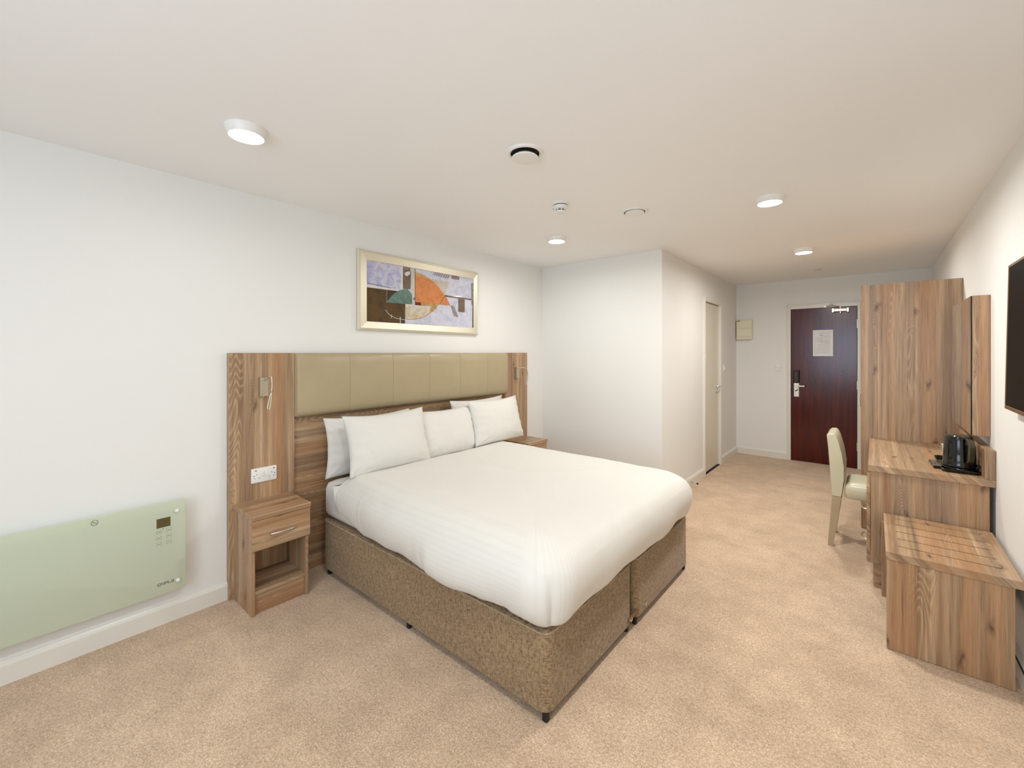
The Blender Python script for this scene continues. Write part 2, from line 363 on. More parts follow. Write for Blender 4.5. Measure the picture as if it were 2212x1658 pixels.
# bathroom door in the partition
d2 = sempty('door_2', (PX, (D2A+D2B)/2, 0)); bm = B()
for a, b, c, d in ((D2A-.042, D2A, 0, D2Z+.05), (D2B, D2B+.042, 0, D2Z+.05), (D2A, D2B, D2Z, D2Z+.05)):
    box(bm, PX-.04, PX+.018, a, b, c, d, bev=.003)
obj('door_frame', bm, M['gloss'], d2)
obj('door_panel', bx(PX-.058, PX-.016, D2A+.003, D2B-.003, .012, D2Z-.004, bev=.002), M['door2'], d2)
obj('under_door_shade', bx(PX-.058, PX+.002, D2A, D2B, 0, .006, bev=.001), M['gap'], d2)  # dark strip under the leaf, painting the shade of the door gap
for z in (.25, 1.07, 1.81):
    obj('hinge', lathe(B(), [(.006, z-.05), (.006, z+.05)], (PX-.012, D2A+.004, 0), 10), M['steel'], d2)
bm = lathe(B(), [(.026, PX-.018), (.026, PX-.008)], (0, D2B-.06, 1.02), 20, 'x'); lathe(bm, [(.009, PX-.01), (.009, PX+.04)], (0, D2B-.06, 1.02), 12, 'x')
tube(bm, [(PX+.04, D2B-.055, 1.02), (PX+.044, D2B-.11, 1.024), (PX+.04, D2B-.175, 1.02)], .009, 10)
obj('lever_handle', bm, M['chrome'], d2)
bm = lathe(B(), [(.024, PX-.018), (.024, PX-.008)], (0, D2B-.06, .95), 20, 'x'); box(bm, PX-.01, PX+.008, D2B-.064, D2B-.056, .938, .962, bev=.002)
obj('thumb_turn', bm, M['chrome'], d2)

# ------------------------------------------------------------------ ceiling fittings
def downlight(x, y, label):
    t = thing('downlight', (x, y, CE), label, 'ceiling light', 'round surface downlights on the ceiling')
    bm = B(); lathe(bm, [(.082, CE), (.082, CE-.006), (.079, CE-.011), (.070, CE-.034), (.067, CE-.035), (.067, CE-.030)], (x, y, 0), 48, cap0=False, cap1=False)
    obj('bezel', bm, M['white'], t, auto=40)
    obj('diffuser', lathe(B(), [(.0668, CE-.028), (.0668, CE-.0345), (.05, CE-.037), (.025, CE-.038)], (x, y, 0), 48), M['lamp'], t, auto=40)
    return t
DL = [(-2.083, .676, 'lit round white downlight on ceiling nearest the glass heater wall'), (-2.05, 3.01, 'lit round downlight on ceiling beyond the smoke detector, near the inner corner'),
      (-.50, 3.10, 'lit round downlight on ceiling above the desk chair, before the passage'), (-.505, 4.85, 'lit round downlight on ceiling in the passage nearest the brown door')]
for x, y, l in DL:
    downlight(x, y, l)
DL2 = DL + [(-.50, .70, 'lit round downlight on ceiling above the camera beside the television wall'), (-1.28, -.85, 'added fill downlight on ceiling behind the camera before the window')]  # the last one is unseen, added to fill the room from behind
for x, y, l in DL2[4:]: downlight(x, y, l)
for i_, (x, y, l) in enumerate(DL2):
    d = bpy.data.lights.new('downlight_glow', 'AREA'); d.shape = 'DISK'; d.size = .125; d.energy = LAMP_W[i_]; d.color = (1.0, .99, .965); d.spread = math.radians(175)
    o = bpy.data.objects.new('downlight_glow', d); COL.objects.link(o); o.location = (x, y, CE-.040)
def vent(x, y, drop, label):
    t = thing('air_valve', (x, y, CE), label, 'air vent', 'round extract valves on the ceiling')
    obj('rim', lathe(B(), [(.09, CE), (.088, CE-.006), (.078, CE-.011), (.070, CE-.008), (.066, CE+.0)], (x, y, 0), 48, cap0=False, cap1=False), M['white'], t, auto=50)
    obj('throat', lathe(B(), [(.069, CE-.0085), (.064, CE-.0015), (.0, CE-.0012)], (x, y, 0), 40, cap0=False, cap1=False), M['gap'], t, auto=50)
    obj('valve_disc', lathe(B(), [(.012, CE-.002), (.05, CE-.004-drop*.5), (.064, CE-.006-drop), (.063, CE-.011-drop), (.05, CE-.014-drop), (.02, CE-.0125-drop), (.004, CE-.012-drop)], (x, y, 0), 48), M['white'], t, auto=50)
    return t
vent(-1.293, 1.627, .020, 'round white air valve standing open with a dark gap, on ceiling nearest the camera')
vent(-1.256, 2.791, .002, 'round white air valve nearly closed, on ceiling beyond the smoke detector')
x, y = -1.56, 2.335
t = thing('smoke_detector', (x, y, CE), 'white smoke detector hanging from ceiling between the two round air valves', 'smoke detector')
obj('base_ring', lathe(B(), [(.052, CE), (.052, CE-.008), (.047, CE-.012)], (x, y, 0), 40), M['white'], t, auto=40)
obj('dark_band', lathe(B(), [(.044, CE-.011), (.044, CE-.017)], (x, y, 0), 40), M['gap'], t, auto=40)
obj('body', lathe(B(), [(.043, CE-.015), (.047, CE-.018), (.046, CE-.036), (.036, CE-.040)], (x, y, 0), 40), M['white'], t, auto=40)
bm = lathe(B(), [(.034, CE-.052), (.033, CE-.058), (.022, CE-.064), (.008, CE-.066)], (x, y, 0), 32)
for k in range(8):
    a = k*math.pi/4; lathe(bm, [(.004, CE-.039), (.004, CE-.054)], (x+.031*math.cos(a), y+.031*math.sin(a), 0), 8)
obj('sensor_cage', bm, M['white'], t, auto=40)
obj('sensor_core', lathe(B(), [(.024, CE-.039), (.024, CE-.056)], (x, y, 0), 24), M['dim'], t, auto=40)
obj('indicator', lathe(B(), [(.004, x-.05), (.003, x-.045)], (0, y-.012, CE-.03), 10, 'x'), M['dim'], t)
x, y = -.504, 6.17
t = thing('sprinkler_cover', (x, y, CE), 'small flat white concealed sprinkler disc on ceiling above the entrance', 'sprinkler')
obj('cover_disc', lathe(B(), [(.042, CE-.004), (.041, CE-.007), (.02, CE-.008)], (x, y, 0), 32), M['white'], t, auto=40)
obj('neck', lathe(B(), [(.036, CE), (.036, CE-.005)], (x, y, 0), 32), M['dim'], t, auto=40)

# ------------------------------------------------------------------ headboard
HB = -2.875
t = thing('headboard', (LW, 2.249, 0), 'wide wood-effect headboard with an olive leather band and two side panels', 'headboard')
for a, b in ((.842, 1.212), (3.287, 3.657)):
    obj('side_panel', bx(LW, HB, a, b, .002, 1.447, bev=.0015), M['wz'], t)
obj('back_panel', bx(LW, LW+.018, 1.212, 3.287, .002, 1.44, bev=.001), M['wy'], t)
obj('kick_rail', bx(LW+.018, LW+.026, 1.213, 3.286, .002, .10, bev=.001), M['wy'], t)
pad = [(LW+.019, 1.034), (LW+.05, 1.030), (LW+.068, 1.036), (LW+.081, 1.053), (LW+.086, 1.08), (LW+.088, 1.16), (LW+.088, 1.37), (LW+.085, 1.415), (LW+.076, 1.437), (LW+.06, 1.446), (LW+.019, 1.447)]
seam = [1.2125, 1.574, 1.930, 2.283, 2.632, 2.984, 3.2865]
cx_ = sum(p[0] for p in pad)/len(pad)
for a, b in zip(seam, seam[1:]):
    e0 = .012 if a == seam[0] else .004; e1 = .012 if b == seam[-1] else .004
    def sc(s): return [(LW+.019+(p[0]-LW-.019)*s, 1.24+(p[1]-1.24)*(1-(1-s)*.25)) for p in pad]
    bm = B(); st = []
    for yy, s in ((a+.0004, 1-e0*7), (a+e0*.35, 1-e0*2), (a+e0, 1), (b-e1, 1), (b-e1*.35, 1-e1*2), (b-.0004, 1-e1*7)):
        st.append([(p[0], yy, p[1]) for p in sc(s)])
    loft(bm, st); obj('leather_panel', bm, M['leather'], t, auto=50)

# nightstands
def nightstand(y0, y1, label):
    F = -2.585
    t = thing('nightstand', (HB, (y0+y1)/2, 0), label, 'nightstand', 'wood-effect nightstands beside the bed')
    obj('top', bx(HB+.001, F+.012, y0, y1, .53, .557, bev=.0015), M['wy'], t)
    for a in (y0+.005, y1-.023): obj('side_panel', bx(HB+.002, F-.012, a, a+.018, .002, .53, bev=.001), M['wz'], t)
    obj('back_panel', bx(HB+.002, HB+.014, y0+.023, y1-.023, .1, .53, bev=0), M['wz'], t)
    obj('shelf', bx(HB+.014, F-.016, y0+.023, y1-.023, .112, .13, bev=.001), M['wy'], t)
    obj('divider', bx(HB+.014, F-.03, y0+.023, y1-.023, .345, .36, bev=.001), M['wy'], t)
    obj('plinth', bx(F-.045, F-.03, y0+.023, y1-.023, .002, .112, bev=.001), M['wy'], t)
    dr = obj('drawer', bx(F-.011, F+.006, y0+.002, y1-.002, .362, .527, bev=.0015), M['wy'], t)
    ym = (y0+y1)/2
    obj('bow_handle', tube(B(), [(F+.006, ym-.066, .437), (F+.02, ym-.06, .438), (F+.03, ym-.03, .44), (F+.032, ym, .44), (F+.03, ym+.03, .44), (F+.02, ym+.06, .438), (F+.006, ym+.066, .437)], .0052, 10), M['chrome'], dr, smooth=True)
    return t
ns = nightstand(.863, 1.181, 'wood-effect nightstand with drawer and open shelf, under the double socket')
dup(ns, (HB, 3.452, 0), 'wood-effect nightstand mostly hidden beyond the bed, by the inner corner')

# reading lamps
def reading_lamp(yc, arm, loop, label):
    t = thing('reading_lamp', (HB, yc, 1.24), label, 'wall lamp', 'bedside reading lamps on the headboard')
    bd = obj('body', bx(HB, HB+.038, yc-.023, yc+.023, 1.183, 1.298, bev=.0015), M['nickel'], t)
    obj('switch', lathe(B(), [(.0035, 1.172), (.0035, 1.184)], (HB+.02, yc, 0), 10), M['chrome'], bd, smooth=True)
    obj('gooseneck', tube(B(), arm, .0045, 10), M['nickel'], t, smooth=True)
    obj('lamp_head', tube(B(), loop, .0036, 8), M['nickel'], t, smooth=True)
yl = 1.02
reading_lamp(yl, [(HB+.03, yl-.012, 1.288), (HB+.05, yl-.008, 1.284), (HB+.07, yl-.006, 1.285), (HB+.09, yl+.004, 1.302), (HB+.10, yl+.010, 1.306), (HB+.107, yl+.014, 1.295), (HB+.108, yl+.016, 1.25), (HB+.105, yl+.013, 1.21)],
    [(HB+.105, yl+.013, 1.212), (HB+.104, yl+.002, 1.17), (HB+.104, yl-.008, 1.118), (HB+.105, yl-.004, 1.110), (HB+.106, yl+.004, 1.112), (HB+.107, yl+.012, 1.17), (HB+.106, yl+.0145, 1.212)], 'small nickel reading lamp on the headboard panel above the double socket')
yl = 3.455
reading_lamp(yl, [(HB+.03, yl-.008, 1.288), (HB+.05, yl-.004, 1.288), (HB+.08, yl+.02, 1.292), (HB+.10, yl+.05, 1.282), (HB+.105, yl+.07, 1.255), (HB+.106, yl+.074, 1.22)],
    [(HB+.106, yl+.074, 1.222), (HB+.105, yl+.072, 1.17), (HB+.105, yl+.058, 1.122), (HB+.105, yl+.05, 1.118), (HB+.104, yl+.048, 1.13), (HB+.104, yl+.056, 1.18), (HB+.104, yl+.068, 1.222)], 'small nickel reading lamp on the headboard panel by the inner corner')

# double socket
t = thing('wall_socket', (HB, 1.029, .70), 'white double power socket on the headboard panel above the nightstand', 'power socket')
def face_plate(name, X, y0, y1, z0, z1, th, r, mat, par, d=1):
    P = rrect(y0, y1, z0, z1, r); q = rrect(y0+.003, y1-.003, z0+.003, z1-.003, r)
    bm = B(); loft(bm, [[(X, a, b) for a, b in P], [(X+d*(th-.003), a, b) for a, b in P], [(X+d*th, a, b) for a, b in q]]); return obj(name, bm, mat, par, auto=50)
pl = face_plate('face_plate', HB, .957, 1.101, .656, .744, .010, .006, M['white'], t)
for y in (1.019, 1.039): obj('rocker_switch', bx(HB+.008, HB+.016, y-.006, y+.006, .694, .722, bev=.002), M['white'], t)
bm = B(); X = HB+.010
for yc in (.987, 1.071):
    for dy, dz, a, b in ((0, .013, .003, .007), (-.012, -.009, .006, .0035), (.012, -.009, .006, .0035)):
        box(bm, X-.002, X+.0006, yc+dy-a/2, yc+dy+a/2, .694+dz-b/2, .694+dz+b/2, bev=0)
for yc in (.981, 1.083): box(bm, X-.002, X+.0006, yc-.006, yc+.006, .7285, .7325, bev=0)
for yc in (.971, 1.087): lathe(bm, [(.003, X-.002), (.003, X+.0006)], (0, yc, .70), 10, 'x')
obj('pin_slots', bm, M['hole'], t)['kind'] = 'stuff'

# ------------------------------------------------------------------ framed abstract picture
t = thing('framed_picture', (LW, 2.295, 1.915), 'wide framed abstract collage print on wall above the headboard', 'picture')
py0, py1, pz0, pz1 = 1.668, 2.918, 1.615, 2.215
iy0, iy1, iz0, iz1 = 1.745, 2.862, 1.684, 2.144
def mitre(name, A, Bq, C_, Dq):
    """one frame side: outer edge A-B, inner edge D-C in (y,z)"""
    bm = B(); X0, X1, X2, X3 = LW+.001, LW+.018, LW+.030, LW+.020
    def lerp(p, q, s): return (p[0]+(q[0]-p[0])*s, p[1]+(q[1]-p[1])*s)
    rings = []
    for P, Q in ((A, Dq), (Bq, C_)):
        rings.append([(X0, *P), (X1, *P), (X2, *lerp(P, Q, .1)), (X2+.001, *lerp(P, Q, .2)), (X2-.003, *lerp(P, Q, .26)), (X3, *lerp(P, Q, .97)), (X3-.002, *Q), (X0, *Q)])
    loft(bm, rings); return obj(name, bm, M['champ'], t)
o4 = [(py0, pz0), (py1, pz0), (py1, pz1), (py0, pz1)]; i4 = [(iy0, iz0), (iy1, iz0), (iy1, iz1), (iy0, iz1)]
for k in range(4): mitre('frame_side', o4[k], o4[(k+1) % 4], i4[(k+1) % 4], i4[k])
art = [('pale', [(0, 0), (1, 0), (1, 1), (0, 1)]), ('lilac', [(.009, 1), (.276, .995), (.275, .579), (.003, .61)]), ('white', [(.276, 1), (.293, 1), (.29, .565), (.274, .573)]),
 ('white', [(.0, .609), (.275, .579), (.275, .548), (.0, .55)]), ('umber', [(0, .554), (.251, .555), (.313, .334), (.31, 0), (0, 0)]), ('dark', [(.157, .554), (.251, .555), (.313, .34), (.157, .344)]),
 ('taupe', [(.293, 1), (.353, 1), (.363, .899), (.358, .614), (.292, .609)]), ('grey', [(.293, 1), (.353, 1), (.353, .965), (.322, .942), (.297, .945)]), ('cream', [(.363, 1), (.395, 1), (.398, .352), (.372, .359), (.364, .849)]),
 ('pale', [(.315, .90), (.352, .93), (.355, .88), (.325, .83), (.345, .80), (.305, .86)]),
 ('teal', [(.158, .344), (.181, .416), (.216, .503), (.257, .568), (.299, .605), (.333, .614), (.355, .57), (.372, .523), (.372, .353), (.307, .348)]),
 ('ochre', [(.401, .403), (.625, .406), (.597, .327), (.569, .268), (.535, .216), (.495, .158), (.442, .111), (.377, .085), (.314, .08), (.401, .30)]),
 ('sand', [(.313, .341), (.541, .345), (.535, .249), (.495, .17), (.442, .125), (.377, .1), (.314, .09)]), ('white', [(.313, .346), (.545, .349), (.541, .338), (.313, .332)]),
 ('maroon', [(.401, .402), (.453, .402), (.453, .351), (.401, .346)]),
 ('stone', [(.545, .856), (.733, .847), (.686, .608), (.679, .593), (.624, .727)]),
 ('orange', [(.398, .93), (.437, .925), (.491, .897), (.553, .832), (.624, .727), (.679, .593), (.712, .513), (.741, .406), (.611, .403), (.401, .403)]),
 ('amber', [(.398, .93), (.437, .925), (.491, .897), (.546, .836), (.504, .843), (.438, .854), (.402, .836)]), ('umberline', [(.675, .565), (.679, .560), (.632, .404), (.628, .404)]),
 ('grey', [(.751, 1), (.84, 1), (.836, .927), (.755, .925)]), ('taupe', [(.682, .594), (1, .587), (1, .563), (.675, .565)]), ('taupe', [(.827, .56), (.898, .555), (.898, .302), (.828, .304)]),
 ('scrawl', [(.747, .41), (.781, .406), (.828, .203), (.782, .21)]), ('scrawl', [(.972, .90), (.997, .92), (.998, .46), (.975, .48)]), ('umberline', [(.99, .543), (.997, .556), (.998, .004), (.987, .01)]), ('umberline', [(.397, .99), (.4, .99), (.401, .35), (.398, .35)]),
 ('blue', [(.383, .475), (.397, .475), (.397, .44), (.383, .44)])]
for k in range(7): art.append(('scrawl', [(.585+k*.023, .985), (.597+k*.023, .985), (.588+k*.023-.01, .935-.004*k), (.576+k*.023-.01, .935-.004*k)]))
ac = dict(pale=((214, 212, 222), (188, 190, 212)), lilac=((210, 206, 218), (160, 164, 206)), white=((226, 222, 224), (214, 210, 214)), umber=((92, 66, 22), (70, 48, 16)), dark=((74, 50, 14), (60, 38, 12)), taupe=((122, 104, 84), (92, 76, 60)),
    grey=((142, 130, 124), (120, 108, 102)), cream=((216, 206, 186), (196, 188, 176)), teal=((110, 138, 124), (78, 108, 102)), ochre=((196, 160, 104), (168, 126, 74)), sand=((214, 206, 192), (196, 176, 136)), maroon=((104, 40, 22), (84, 30, 16)),
    stone=((204, 196, 182), (192, 178, 156)), orange=((218, 142, 84), (202, 116, 60)), amber=((214, 164, 106), (200, 140, 80)), umberline=((84, 70, 56), (60, 50, 40)), scrawl=((170, 162, 160), (84, 78, 84)), blue=((120, 130, 176), (100, 110, 160)))
mats = []; idx = {}
for k, (a, b) in ac.items(): idx[k] = len(mats); mats.append(painted('print_ink_' + k, a, b, 60 if k == 'scrawl' else 16))
bm = B(); AX = LW+.012
def auv(u, v, dx): return (AX+dx, iy0-.004+u*(iy1-iy0+.008), iz0-.004+v*(iz1-iz0+.008))
for i, (k, P) in enumerate(art):
    f = bm.faces.new([bm.verts.new(auv(u, v, i*.00012)) for u, v in P]); f.material_index = idx[k]
top = len(art)*.00012
def arcline(pts, wd, k='white'):
    n0 = len(bm.faces); ribbon(bm, [(iy0-.004+u*(iy1-iy0+.008), iz0-.004+v*(iz1-iz0+.008)) for u, v in pts], wd, lambda a, b: (AX+top, a, b)); bm.faces.ensure_lookup_table()
    for f in bm.faces[n0:]: f.material_index = idx[k]
arcline([(.148, .217), (.165, .166), (.194, .123), (.23, .092), (.272, .08), (.308, .075)], .0035); arcline([(.198, .148), (.193, .086)], .004); arcline([(.268, .122), (.269, .0)], .006)
arcline([(.157, .55), (.157, .34)], .002); arcline([(.01, .62), (.19, .59)], .003, 'umberline')
obj('art_print', bm, mats, t)
obj('backing_board', bx(LW+.001, AX-.0005, iy0-.02, iy1+.02, iz0-.02, iz1+.02, bev=0), M['matte'], t)
bm = B(); bm.faces.new([bm.verts.new((LW+.0175, a, b)) for a, b in ((iy0-.003, iz0-.003), (iy1+.003, iz0-.003), (iy1+.003, iz1+.003), (iy0-.003, iz1+.003))]); bm.normal_update()
obj('glazing', bm, M['glass'], t)

# ------------------------------------------------------------------ glass panel heater
t = thing('panel_heater', (LW, .0, .43), 'pale green glass panel heater with small display on the wall beside the headboard', 'heater')
HX, hy0, hy1, hz0, hz1 = LW+.072, -.62, .628, .188, .666
P = rrect(hy0, hy1, hz0, hz1, .018); q = rrect(hy0+.002, hy1-.002, hz0+.002, hz1-.002, .017)
bm = B(); loft(bm, [[(HX, a, b) for a, b in q], [(HX+.001, a, b) for a, b in P], [(HX+.007, a, b) for a, b in P], [(HX+.008, a, b) for a, b in q]]); HF = HX+.008
obj('glass_panel', bm, M['frost'], t, auto=50)
P = rrect(hy0+.04, hy1-.045, hz0+.03, hz1-.035, .01); q = rrect(hy0+.045, hy1-.05, hz0+.035, hz1-.04, .01)
bm = B(); loft(bm, [[(LW+.012, a, b) for a, b in P], [(HX-.012, a, b) for a, b in P], [(HX-.008, a, b) for a, b in q]])
obj('heater_case', bm, M['heater'], t, auto=40)
for y in (hy0+.1, hy1-.12): obj('wall_bracket', bx(LW+.0005, LW+.0125, y-.02, y+.02, hz0+.05, hz1-.05, bev=.002), M['steel'], t)
for y, z in ((.589, .609), (.594, .238), (hy0+.038, .609), (hy0+.038, .238)):
    bm = lathe(B(), [(.006, HX-.014), (.006, HF)], (0, y, z), 14, 'x'); lathe(bm, [(.0095, HF-.0005), (.0105, HF+.003), (.0095, HF+.008), (.005, HF+.0095)], (0, y, z), 20, 'x')
    obj('standoff_knob', bm, M['white'], t, smooth=True)
pr = lambda e: (lambda a, b: (HF+e, a, b))
P = rrect(.5045, .562, .5375, .586, .001, 2); bm = B(); bm.faces.new([bm.verts.new((HF+.0004, a, b)) for a, b in P])
dsp = obj('display', bm, M['lcd'], t)
bm = B(); ribbon(bm, [(.530+.013*math.cos(k*math.pi/12), .5615+.013*math.sin(k*math.pi/12)) for k in range(24)], .0022, pr(.0007), True); obj('display_ring', bm, M['hole'], dsp)
bm = B(); ribbon(bm, [(.5295, .5285), (.5335, .5285)], .004, pr(.0004)); obj('indicator_dot', bm, M['ink'], t)
for c, (by, glyph) in enumerate(((.5145, 0), (.5555, 1))):
    for r in range(3):
        zc = .517-.0315*r - (0 if c == 0 else -.0012)
        bm = B(); a, b = .0095, .0085
        for sg in (-1, 1):
            ribbon(bm, [(by+sg*.0035, zc+b), (by+sg*(a-.002), zc+b), (by+sg*a, zc+b-.002), (by+sg*a, zc-b+.002), (by+sg*(a-.002), zc-b), (by+sg*.0035, zc-b)], .0011, pr(.0004))
        if r < 2 and not (r == 0 and c == 0): ribbon(bm, [(by-.005, zc), (by+.005, zc)], .0024, pr(.0005))
        elif r == 2: ribbon(bm, [(by-.0035, zc+(.002 if c == 0 else -.002)), (by, zc-(.0025 if c == 0 else -.0025)), (by+.0035, zc+(.002 if c == 0 else -.002))], .0022, pr(.0005))
        else: ribbon(bm, [(by+.0035*math.cos(k*math.pi/5), zc+.0035*math.sin(k*math.pi/5)) for k in range(10)], .0013, pr(.0005), True)
        obj('touch_button', bm, M['dim'], t)
bm = B(); yc, zc, R = .274, .639, .0125
ribbon(bm, [(yc+R*math.cos(k*math.pi/14), zc+R*math.sin(k*math.pi/14)) for k in range(28)], .0016, pr(.0004), True)
ribbon(bm, [(yc-R*.7, zc+R*.7), (yc+R*.7, zc-R*.7)], .0016, pr(.0005)); ribbon(bm, [(yc-.005, zc-.005), (yc-.005, zc+.006), (yc+.004, zc-.005), (yc+.006, zc+.005)], .0016, pr(.0006))
obj('do_not_cover_symbol', bm, M['ink'], t)
bm = B(); z0, hL, wd = .2365, .0135, .0024          # lettering OYPLa
y = .5085
ribbon(bm, [(y+.0075+.0070*math.cos(k*math.pi/10), z0+hL/2+.0062*math.sin(k*math.pi/10)) for k in range(20)], wd, pr(.0004), True); y += .0165
ribbon(bm, [(y, z0+hL), (y+.006, z0+hL*.45), (y+.012, z0+hL)], wd, pr(.0004)); ribbon(bm, [(y+.006, z0+hL*.5), (y+.006, z0)], wd, pr(.0005)); y += .0145
ribbon(bm, [(y, z0), (y, z0+hL-.001), (y+.008, z0+hL-.001), (y+.0105, z0+hL*.78), (y+.009, z0+hL*.5), (y, z0+hL*.45)], wd, pr(.0004)); y += .0135
ribbon(bm, [(y, z0+hL), (y, z0+.001), (y+.0095, z0+.001)], wd, pr(.0004)); y += .0118
ribbon(bm, [(y+.001, z0+hL-.001), (y+.008, z0+hL-.001), (y+.010, z0+hL*.8), (y+.010, z0+.001), (y+.002, z0+.001), (y, z0+hL*.28), (y+.002, z0+hL*.52), (y+.010, z0+hL*.52)], wd, pr(.0004))
obj('logo_lettering', bm, M['ink'], t)

# ------------------------------------------------------------------ bed: divan, mattress, duvet, pillows
t = thing('divan_base', (-1.87, 2.155, 0), 'brown tweed divan bed base in two linked halves on carpet', 'bed base')
def half(x0, x1, y0, y1):
    bm = B(); rings = []
    for z, i in ((.038, .006), (.043, 0), (.345, 0), (.352, .003), (.356, .010)):
        rings.append([(a, b, z) for a, b in rrect(x0+i, x1-i, y0+i, y1-i, .042, 8)])
    loft(bm, rings); h = obj('base_half', bm, M['tweed'], t, auto=40)
    R = [Vector((a, b, .3495)) for a, b in rrect(x0+.0015, x1-.0015, y0+.0015, y1-.0015, .042, 6)]
    obj('piping', tube(B(), R, .0042, 6, 0, closed=True), M['piping'], h, smooth=True)
    for gx in (x0+.05, (x0+x1)/2, x1-.022):
        for gy in (y0+.022, y1-.03):
            bm = bx(gx-.012, gx+.012, gy-.012, gy+.012, .001, .04, bev=.004); obj('glide_foot', bm, M['matte'], h)
half(-2.775, -.965, 1.352, 2.116); half(-2.775, -.957, 2.150, 2.962)
bm = bx(-.966, -.958, 2.06, 2.275, .066, .086, bev=.002); lb = obj('link_bar', bm, M['metalbar'], t)
for y in (2.075, 2.258):
    bm = lathe(B(), [(.010, -.958), (.009, -.95), (.003, -.948)], (0, y, .076), 12, 'x'); box(bm, -.952, -.945, y-.004, y+.004, .076, .094, bev=.002); obj('wing_bolt', bm, M['chrome'], lb)

bm = B(); rings = []
for z, i in ((.376, .035), (.384, .01), (.41, 0), (.55, 0), (.585, .01), (.6, .04), (.604, .09)):
    rings.append([(a, b, z) for a, b in rrect(-2.795+i, -.985-i, 1.362+i, 2.948-i, .05, 6)])
loft(bm, rings)
bm.verts.ensure_lookup_table()
tag(obj('mattress', bm, M['sheet'], auto=60), 'mattress in white fitted sheet showing at the headboard end of the bed', 'mattress')

def fb(p, s): return noise.noise(Vector(p)*s)
X0, X1, Y0, Y1 = -2.605, -.884, 1.287, 3.002
prof = [(.062, .377), (.048, .380), (.030, .392), (.015, .410), (.006, .435), (.0, .47), (.0, .50), (.003, .53), (.012, .56), (.024, .586)]
for k_ in range(1, 30):                       # smooth crowned top
    s_ = k_/29; ins_ = .024+.831*s_**1.5; prof.append((ins_, .586+.088*(1-math.exp(-(ins_-.024)/.062))))
def perim(inset, n_long=260, n_short=230, nc=26, rc=.175):
    x0, x1, y0, y1 = X0+min(inset, .86)*0.55, X1-inset, Y0+inset, Y1-inset
    r = max(.012, rc-inset*.5); r = min(r, (y1-y0)/2-.001); out = []
    for k in range(n_long+1): out.append((x0+(x1-r-x0)*k/n_long, y0, 0, -1))           # left side, head to foot
    for k in range(1, nc): a = -math.pi/2+math.pi/2*k/nc; out.append((x1-r+r*math.cos(a), y0+r+r*math.sin(a), math.cos(a), math.sin(a)))
    for k in range(n_short+1): out.append((x1, y0+r+(y1-y0-2*r)*k/n_short, 1, 0))
    for k in range(1, nc): a = math.pi/2*k/nc; out.append((x1-r+r*math.cos(a), y1-r+r*math.sin(a), math.cos(a), math.sin(a)))
    for k in range(n_long+1): out.append((x1-r-(x1-r-x0)*k/n_long, y1, 0, 1))
    for k in range(1, 40): out.append((x0, y1-(y1-y0)*k/40, -1, 0))                   # head end
    return out
bm = B(); stripe = []; rings = []
base = perim(0); nP = len(base); iC = 260+13
def step(a, b, x): s = min(1, max(0, (x-a)/(b-a))); return s*s*(3-2*s)
for j, (ins, z) in enumerate(prof):
    pj = perim(ins); ring = []
    for i, (x, y, nx, ny) in enumerate(pj):
        head = nx < -.5; bx_, by_ = base[i][0], base[i][1]; low = 1-step(.40, .60, z); zz = z; off = 0.0
        if head: zz = max(z, .607+.03*step(0, .14, ins)*0+0) if z < .63 else z; off = 0
        left = ny < -.7; foot = nx > .7
        if left:
            off -= .052*step(-1.95, -2.58, bx_) + .012*step(-1.68, -1.76, bx_)*low
            off += .022*low*step(-1.68, -1.60, bx_)*(1-step(-1.45, -1.2, bx_)) - .010*low*step(-1.3, -1.1, bx_)
            zz += low*(.020*step(-2.3, -2.58, bx_) + .005*math.sin(bx_*9)+.004*math.sin(bx_*23+1) + .009*step(-1.28, -1.2, bx_)*(1-step(-1.15, -1.1, bx_)))
            g = step(-2.6, -2.57, bx_)*(1-step(-2.36, -2.26, bx_)); off += g*.0032*math.sin(bx_*2*math.pi/.021+2*fb((bx_, z, 0), 5))*step(.66, .6, z)
            g2 = step(-2.31, -2.295, bx_)*(1-step(-2.29, -2.26, bx_)); off += g2*.0035*step(.65, .6, z)
        if foot: off -= .022*low; zz += low*(.007*math.sin(by_*7+.6)+.005*math.sin(by_*17)); off += .004*math.sin(by_*11)*low
        d = i-iC
        if abs(d) < 60 and not head:      # mitred corner fold at the near foot corner
            w_ = math.exp(-(d/1.8)**2); off -= .009*w_*step(.60, .50, z)*step(.392, .42, z)
            w2 = math.exp(-(d/16)**2); off += .006*w2*math.sin(z*2*math.pi/.017+d*.25)*(1-step(.41, .45, z)); zz -= .004*w2*low
        off *= max(0, 1-ins/.22)
        big = .006*fb((x, y, 1.3), 2.6)+.004*fb((x, y, 4.1), 7)+.0016*fb((x, y, z*3), 22)
        ring.append((x+nx*off+nx*big*.5*(z < .64), y+ny*off+ny*big*.5*(z < .64), zz+(big if z > .6 else 0)*.8)); stripe.append(by_ + (0 if foot or head else ny*(0.67-z)) if not abs(nx*ny) > .02 else by_)
    rings.append(ring)
vs = loft(bm, rings, False, True)
mx = obj('duvet', bm, M['duvet'], None, smooth=True)
at = mx.data.attributes.new('stripe', 'FLOAT', 'POINT'); at.data.foreach_set('value', stripe[:len(mx.data.vertices)])
tag(mx, 'white satin-striped duvet tucked over the mattress, hem resting on the brown base', 'duvet')

